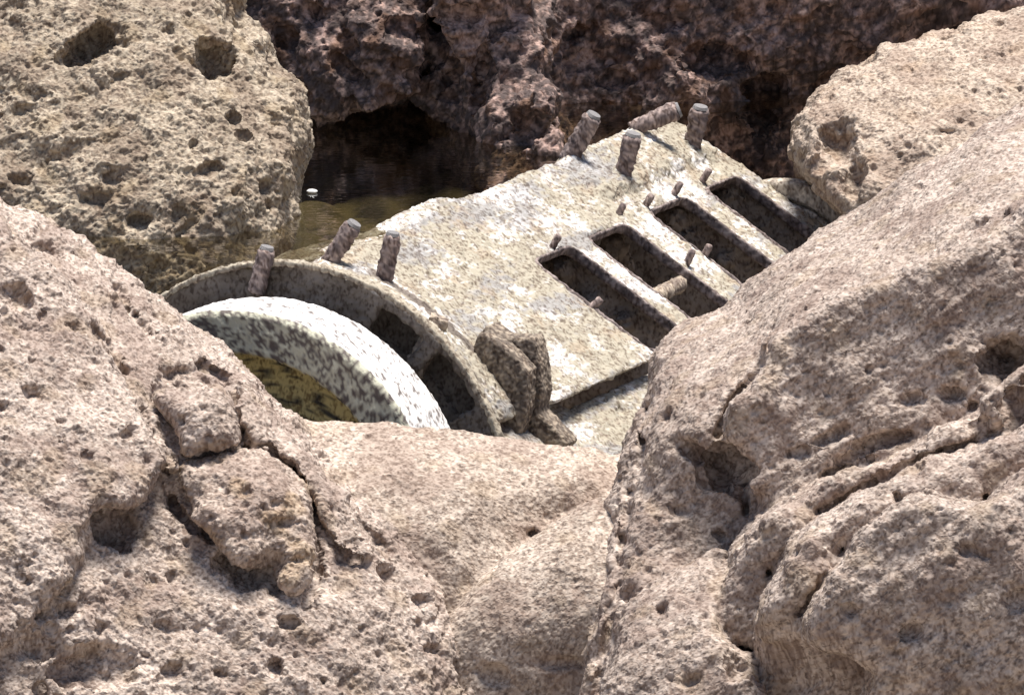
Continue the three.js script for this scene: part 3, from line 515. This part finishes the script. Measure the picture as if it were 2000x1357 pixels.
// machined edges of the four door openings
function liner([x0, x1, z0, z1]) {
  const loop = (s, e, rad) => { const a = x0 - e, b = x1 + e, c = z0 - e, d = z1 + e; s.moveTo(a + rad, c); s.lineTo(b - rad, c); s.quadraticCurveTo(b, c, b, c + rad); s.lineTo(b, d - rad); s.quadraticCurveTo(b, d, b - rad, d); s.lineTo(a + rad, d); s.quadraticCurveTo(a, d, a, d - rad); s.lineTo(a, c + rad); s.quadraticCurveTo(a, c, a + rad, c); return s; };
  const pts = loop(new THREE.Shape(), 0, 0.034).getSpacedPoints(170), P = [], T = [], rows = [[0.004, -0.004], [0.002, 0.001], [-0.001, 0.0022], [-0.0035, -0.001], [-0.003, -0.006], [-0.003, -0.011], [-0.003, -0.016], [0.001, -0.021], [0.01, -0.022]];
  const n = pts.length - 1, cx = (x0 + x1) / 2, cz = (z0 + z1) / 2;
  for (const [e, y] of rows) for (let i = 0; i < n; i++) { const p = pts[i], q = pts[(i + n - 1) % n], w = pts[(i + 1) % n]; let nx = w.y - q.y, nz = q.x - w.x; const l = Math.hypot(nx, nz); nx /= l; nz /= l; if (nx * (p.x - cx) + nz * (p.y - cz) < 0) { nx = -nx; nz = -nz; } P.push(p.x + nx * e, y, p.y + nz * e); }
  for (let j = 0; j < rows.length - 1; j++) for (let i = 0; i < n; i++) { const a = j * n + i, b = j * n + (i + 1) % n; T.push(a, a + n, b, b, a + n, b + n); }
  return finish({ P: Float32Array.from(P), T }, (x, y, z) => 0.0012 * n1(x * 60, y * 60, z * 60) + 0.001 * n2(x * 150, y * 150, z * 150), (x, y, z, o) => { const f = n1(x * 80, y * 80, z * 80) + 0.7 * n3(x * 25, y * 25, z * 25); pick(o, [0.13, 0.105, 0.1], [0.4, 0.335, 0.31], step(-0.5, 0.9, f)); });
}
const rimMetal = crust.clone(); rimMetal.side = THREE.DoubleSide;
for (const d of DOORS) part('door_opening_rim', liner(d), rimMetal);
part('partition_bar', rod([0.1, -0.03, 0.04], [0.35, -0.03, 0.035], 0.016, 0.016, darkIron), crust);
part('pin', rod([-0.18, -0.06, 0.03], [-0.06, -0.07, 0.04], 0.014, 0.012, darkIron), crust);
part('pin', rod([0.49, -0.04, 0.02], [0.56, -0.05, 0.03], 0.012, 0.012, darkIron), crust);
part('spoke', rod([-0.91, 0.06, -0.05], [-0.93, -0.06, -0.03], 0.018, 0.022, darkIron), crust);
// mounting bracket standing out of the lower edge
function plate(outline, x0, x1, cell = 0.005) {
  const lo = [Math.min(...outline.map((p) => p[0])) - 0.02, Math.min(...outline.map((p) => p[1])) - 0.02], hi = [Math.max(...outline.map((p) => p[0])) + 0.02, Math.max(...outline.map((p) => p[1])) + 0.02];
  const o = smoothLoop(outline, 1), d = grid2((y, z) => loopDistance(o, y, z), lo[0], lo[1], hi[0], hi[1], 0.004);
  let m = surfaceNet([x0 - 0.02, lo[0], lo[1]], [x1 + 0.02, hi[0], hi[1]], cell, (x, y, z) => smax(d(y, z), Math.max(x0 - x, x - x1), 0.003));
  m = refine(m, () => true);
  return finish(m, (x, y, z) => 0.5 * ironRelief(x, y, z), (x, y, z, c) => { const f = n1(x * 90, y * 90, z * 90) + 0.6 * n2(x * 30, y * 30, z * 30); pick(c, [0.13, 0.105, 0.085], [0.4, 0.335, 0.26], step(-0.6, 1.0, f)); });
}
const bracket = part('mounting_bracket', plate([[0.021, 0.028], [0.053, 0.014], [0.068, 0.022], [0.07, 0.055], [0.07, 0.09], [0.062, 0.134], [-0.002, 0.174], [-0.055, 0.188], [-0.15, 0.2], [-0.15, 0.11], [-0.063, 0.09]], -0.855, -0.805), crust);
part('bracket_plate', plate([[0.04, 0.005], [0.065, 0.01], [0.066, 0.041], [0.076, 0.065], [0.102, 0.097], [0.073, 0.131], [0.024, 0.171], [-0.009, 0.183], [-0.022, 0.266], [-0.15, 0.25], [-0.15, 0.1], [-0.03, 0.02]], -0.805, -0.745), crust, bracket);

// ---------------------------------------------------------------- pool, its bed, the ground
const LEVEL = 0.281;
{
  const a = spot(-0.95, -0.012, -0.302), b = spot(1.1, -0.012, -0.302);
  const s = new THREE.Shape([[-0.95, 0.25], [a.x - 0.12, a.z - 0.02], [a.x, a.z], [b.x, b.z], [0.95, -1.5], [0.95, -1.9], [-0.95, -1.9]].map(([x, z]) => new THREE.Vector2(x, -z)));
  const g = new THREE.ShapeGeometry(s); g.rotateX(-Math.PI / 2);
  const uv = g.attributes.uv; for (let i = 0; i < uv.count; i++) uv.setXY(i, g.attributes.position.getX(i), g.attributes.position.getZ(i));
  const n = 256, data = new Uint8Array(n * n * 4);
  for (let j = 0; j < n; j++) for (let i = 0; i < n; i++) { const u = i / n * 2 * Math.PI, v = j / n * 2 * Math.PI; const q = 128 + 60 * n1(Math.cos(u) * 2, Math.sin(u) * 2, Math.cos(v) * 4) + 50 * n2(Math.sin(v) * 5, Math.cos(u) * 3, Math.sin(u) * 3); data.set([q, q, q, 255], (j * n + i) * 4); }
  const t = new THREE.DataTexture(data, n, n); t.wrapS = t.wrapT = THREE.RepeatWrapping; t.repeat.set(1.6, 1.6); t.magFilter = THREE.LinearFilter; t.needsUpdate = true;
  const water = shade(new THREE.Mesh(g, new THREE.MeshPhysicalMaterial({ color: new THREE.Color().setRGB(0.58, 0.55, 0.46), roughness: 0.02, transmission: 1, thickness: 0, ior: 1.33, bumpMap: t, bumpScale: 0.0006 })));
  water.name = 'pool_water'; water.position.y = LEVEL; water.userData.kind = 'structure'; water.userData.label = 'still brown tide pool water between the engine and the rock wall'; scene.add(water);
}
{
  const g = new THREE.PlaneGeometry(2.2, 2.4, 170, 180); g.rotateX(-Math.PI / 2);
  const p = g.attributes.position, col = new Float32Array(p.count * 3), o = [0, 0, 0];
  for (let i = 0; i < p.count; i++) {
    const x = p.getX(i), z = p.getZ(i), c = cells(x / 0.16, 0.5, z / 0.16);
    p.setY(i, 0.05 * Math.max(0, 1 - (c.d / 0.75) ** 2) + 0.02 * n1(x * 5, 0, z * 5) + 0.004 * n2(x * 30, 0, z * 30));
    const f = n1(x * 12, 3, z * 12) + 0.5 * n2(x * 50, 3, z * 50); pick(o, [0.04, 0.037, 0.022], [0.17, 0.145, 0.075], step(-0.8, 0.8, f + c.id - 0.5)); col.set(o, 3 * i);
  }
  const keep = [], inv = new THREE.Matrix4().makeBasis(ax, ay, az).invert(), q = new THREE.Vector3(), o0 = toWorld([0.2, 0.1185, 0]), I = g.index.array;
  for (let t = 0; t < I.length; t += 3) { q.set(p.getX(I[t]) - 0.2, p.getY(I[t]) + LEVEL - 0.16, p.getZ(I[t]) - 0.7).sub(o0).applyMatrix4(inv); if (q.z < -0.42) keep.push(I[t], I[t + 1], I[t + 2]); }
  g.setIndex(keep);
  g.setAttribute('color', new THREE.BufferAttribute(col, 3)); g.computeVertexNormals();
  const bed = shade(new THREE.Mesh(g, new THREE.MeshStandardMaterial({ vertexColors: true, roughness: 0.9 }))); bed.name = 'pool_bed'; bed.position.set(-0.2, LEVEL - 0.16, -0.7);
  bed.userData.kind = 'structure'; bed.userData.label = 'olive stony bed seen through the pool water'; scene.add(bed);
}
{
  const g = new THREE.CircleGeometry(3000, 64); g.rotateX(-Math.PI / 2);
  const ground = shade(new THREE.Mesh(g, new THREE.MeshStandardMaterial({ color: new THREE.Color().setRGB(0.24, 0.2, 0.165), roughness: 0.95 }))); ground.name = 'ground'; ground.position.y = -0.95;
  ground.userData.kind = 'structure'; ground.userData.label = 'rocky shore under the boulders'; scene.add(ground);
}
{ // bleached shell on the pool
  const g = new THREE.SphereGeometry(0.011, 20, 12); g.scale(1, 0.35, 0.8); const p = g.attributes.position;
  for (let i = 0; i < p.count; i++) { const x = p.getX(i), z = p.getZ(i); p.setY(i, p.getY(i) * (1 + 0.3 * Math.sin(Math.atan2(z, x + 0.012) * 14)) + 4 * x * x); }
  g.computeVertexNormals();
  const s = shade(new THREE.Mesh(g, new THREE.MeshStandardMaterial({ color: new THREE.Color().setRGB(0.82, 0.82, 0.8), roughness: 0.5 }))); s.name = 'shell';
  const Y = 0.3075, Z = (LEVEL + 0.004 - Y * CT) / ST; s.position.set(-0.393, LEVEL + 0.003, -Y * ST + Z * CT);
  tag(s, 'small bleached white shell floating on the dark pool', 'shell'); scene.add(s);
}
renderer.render(scene, camera);
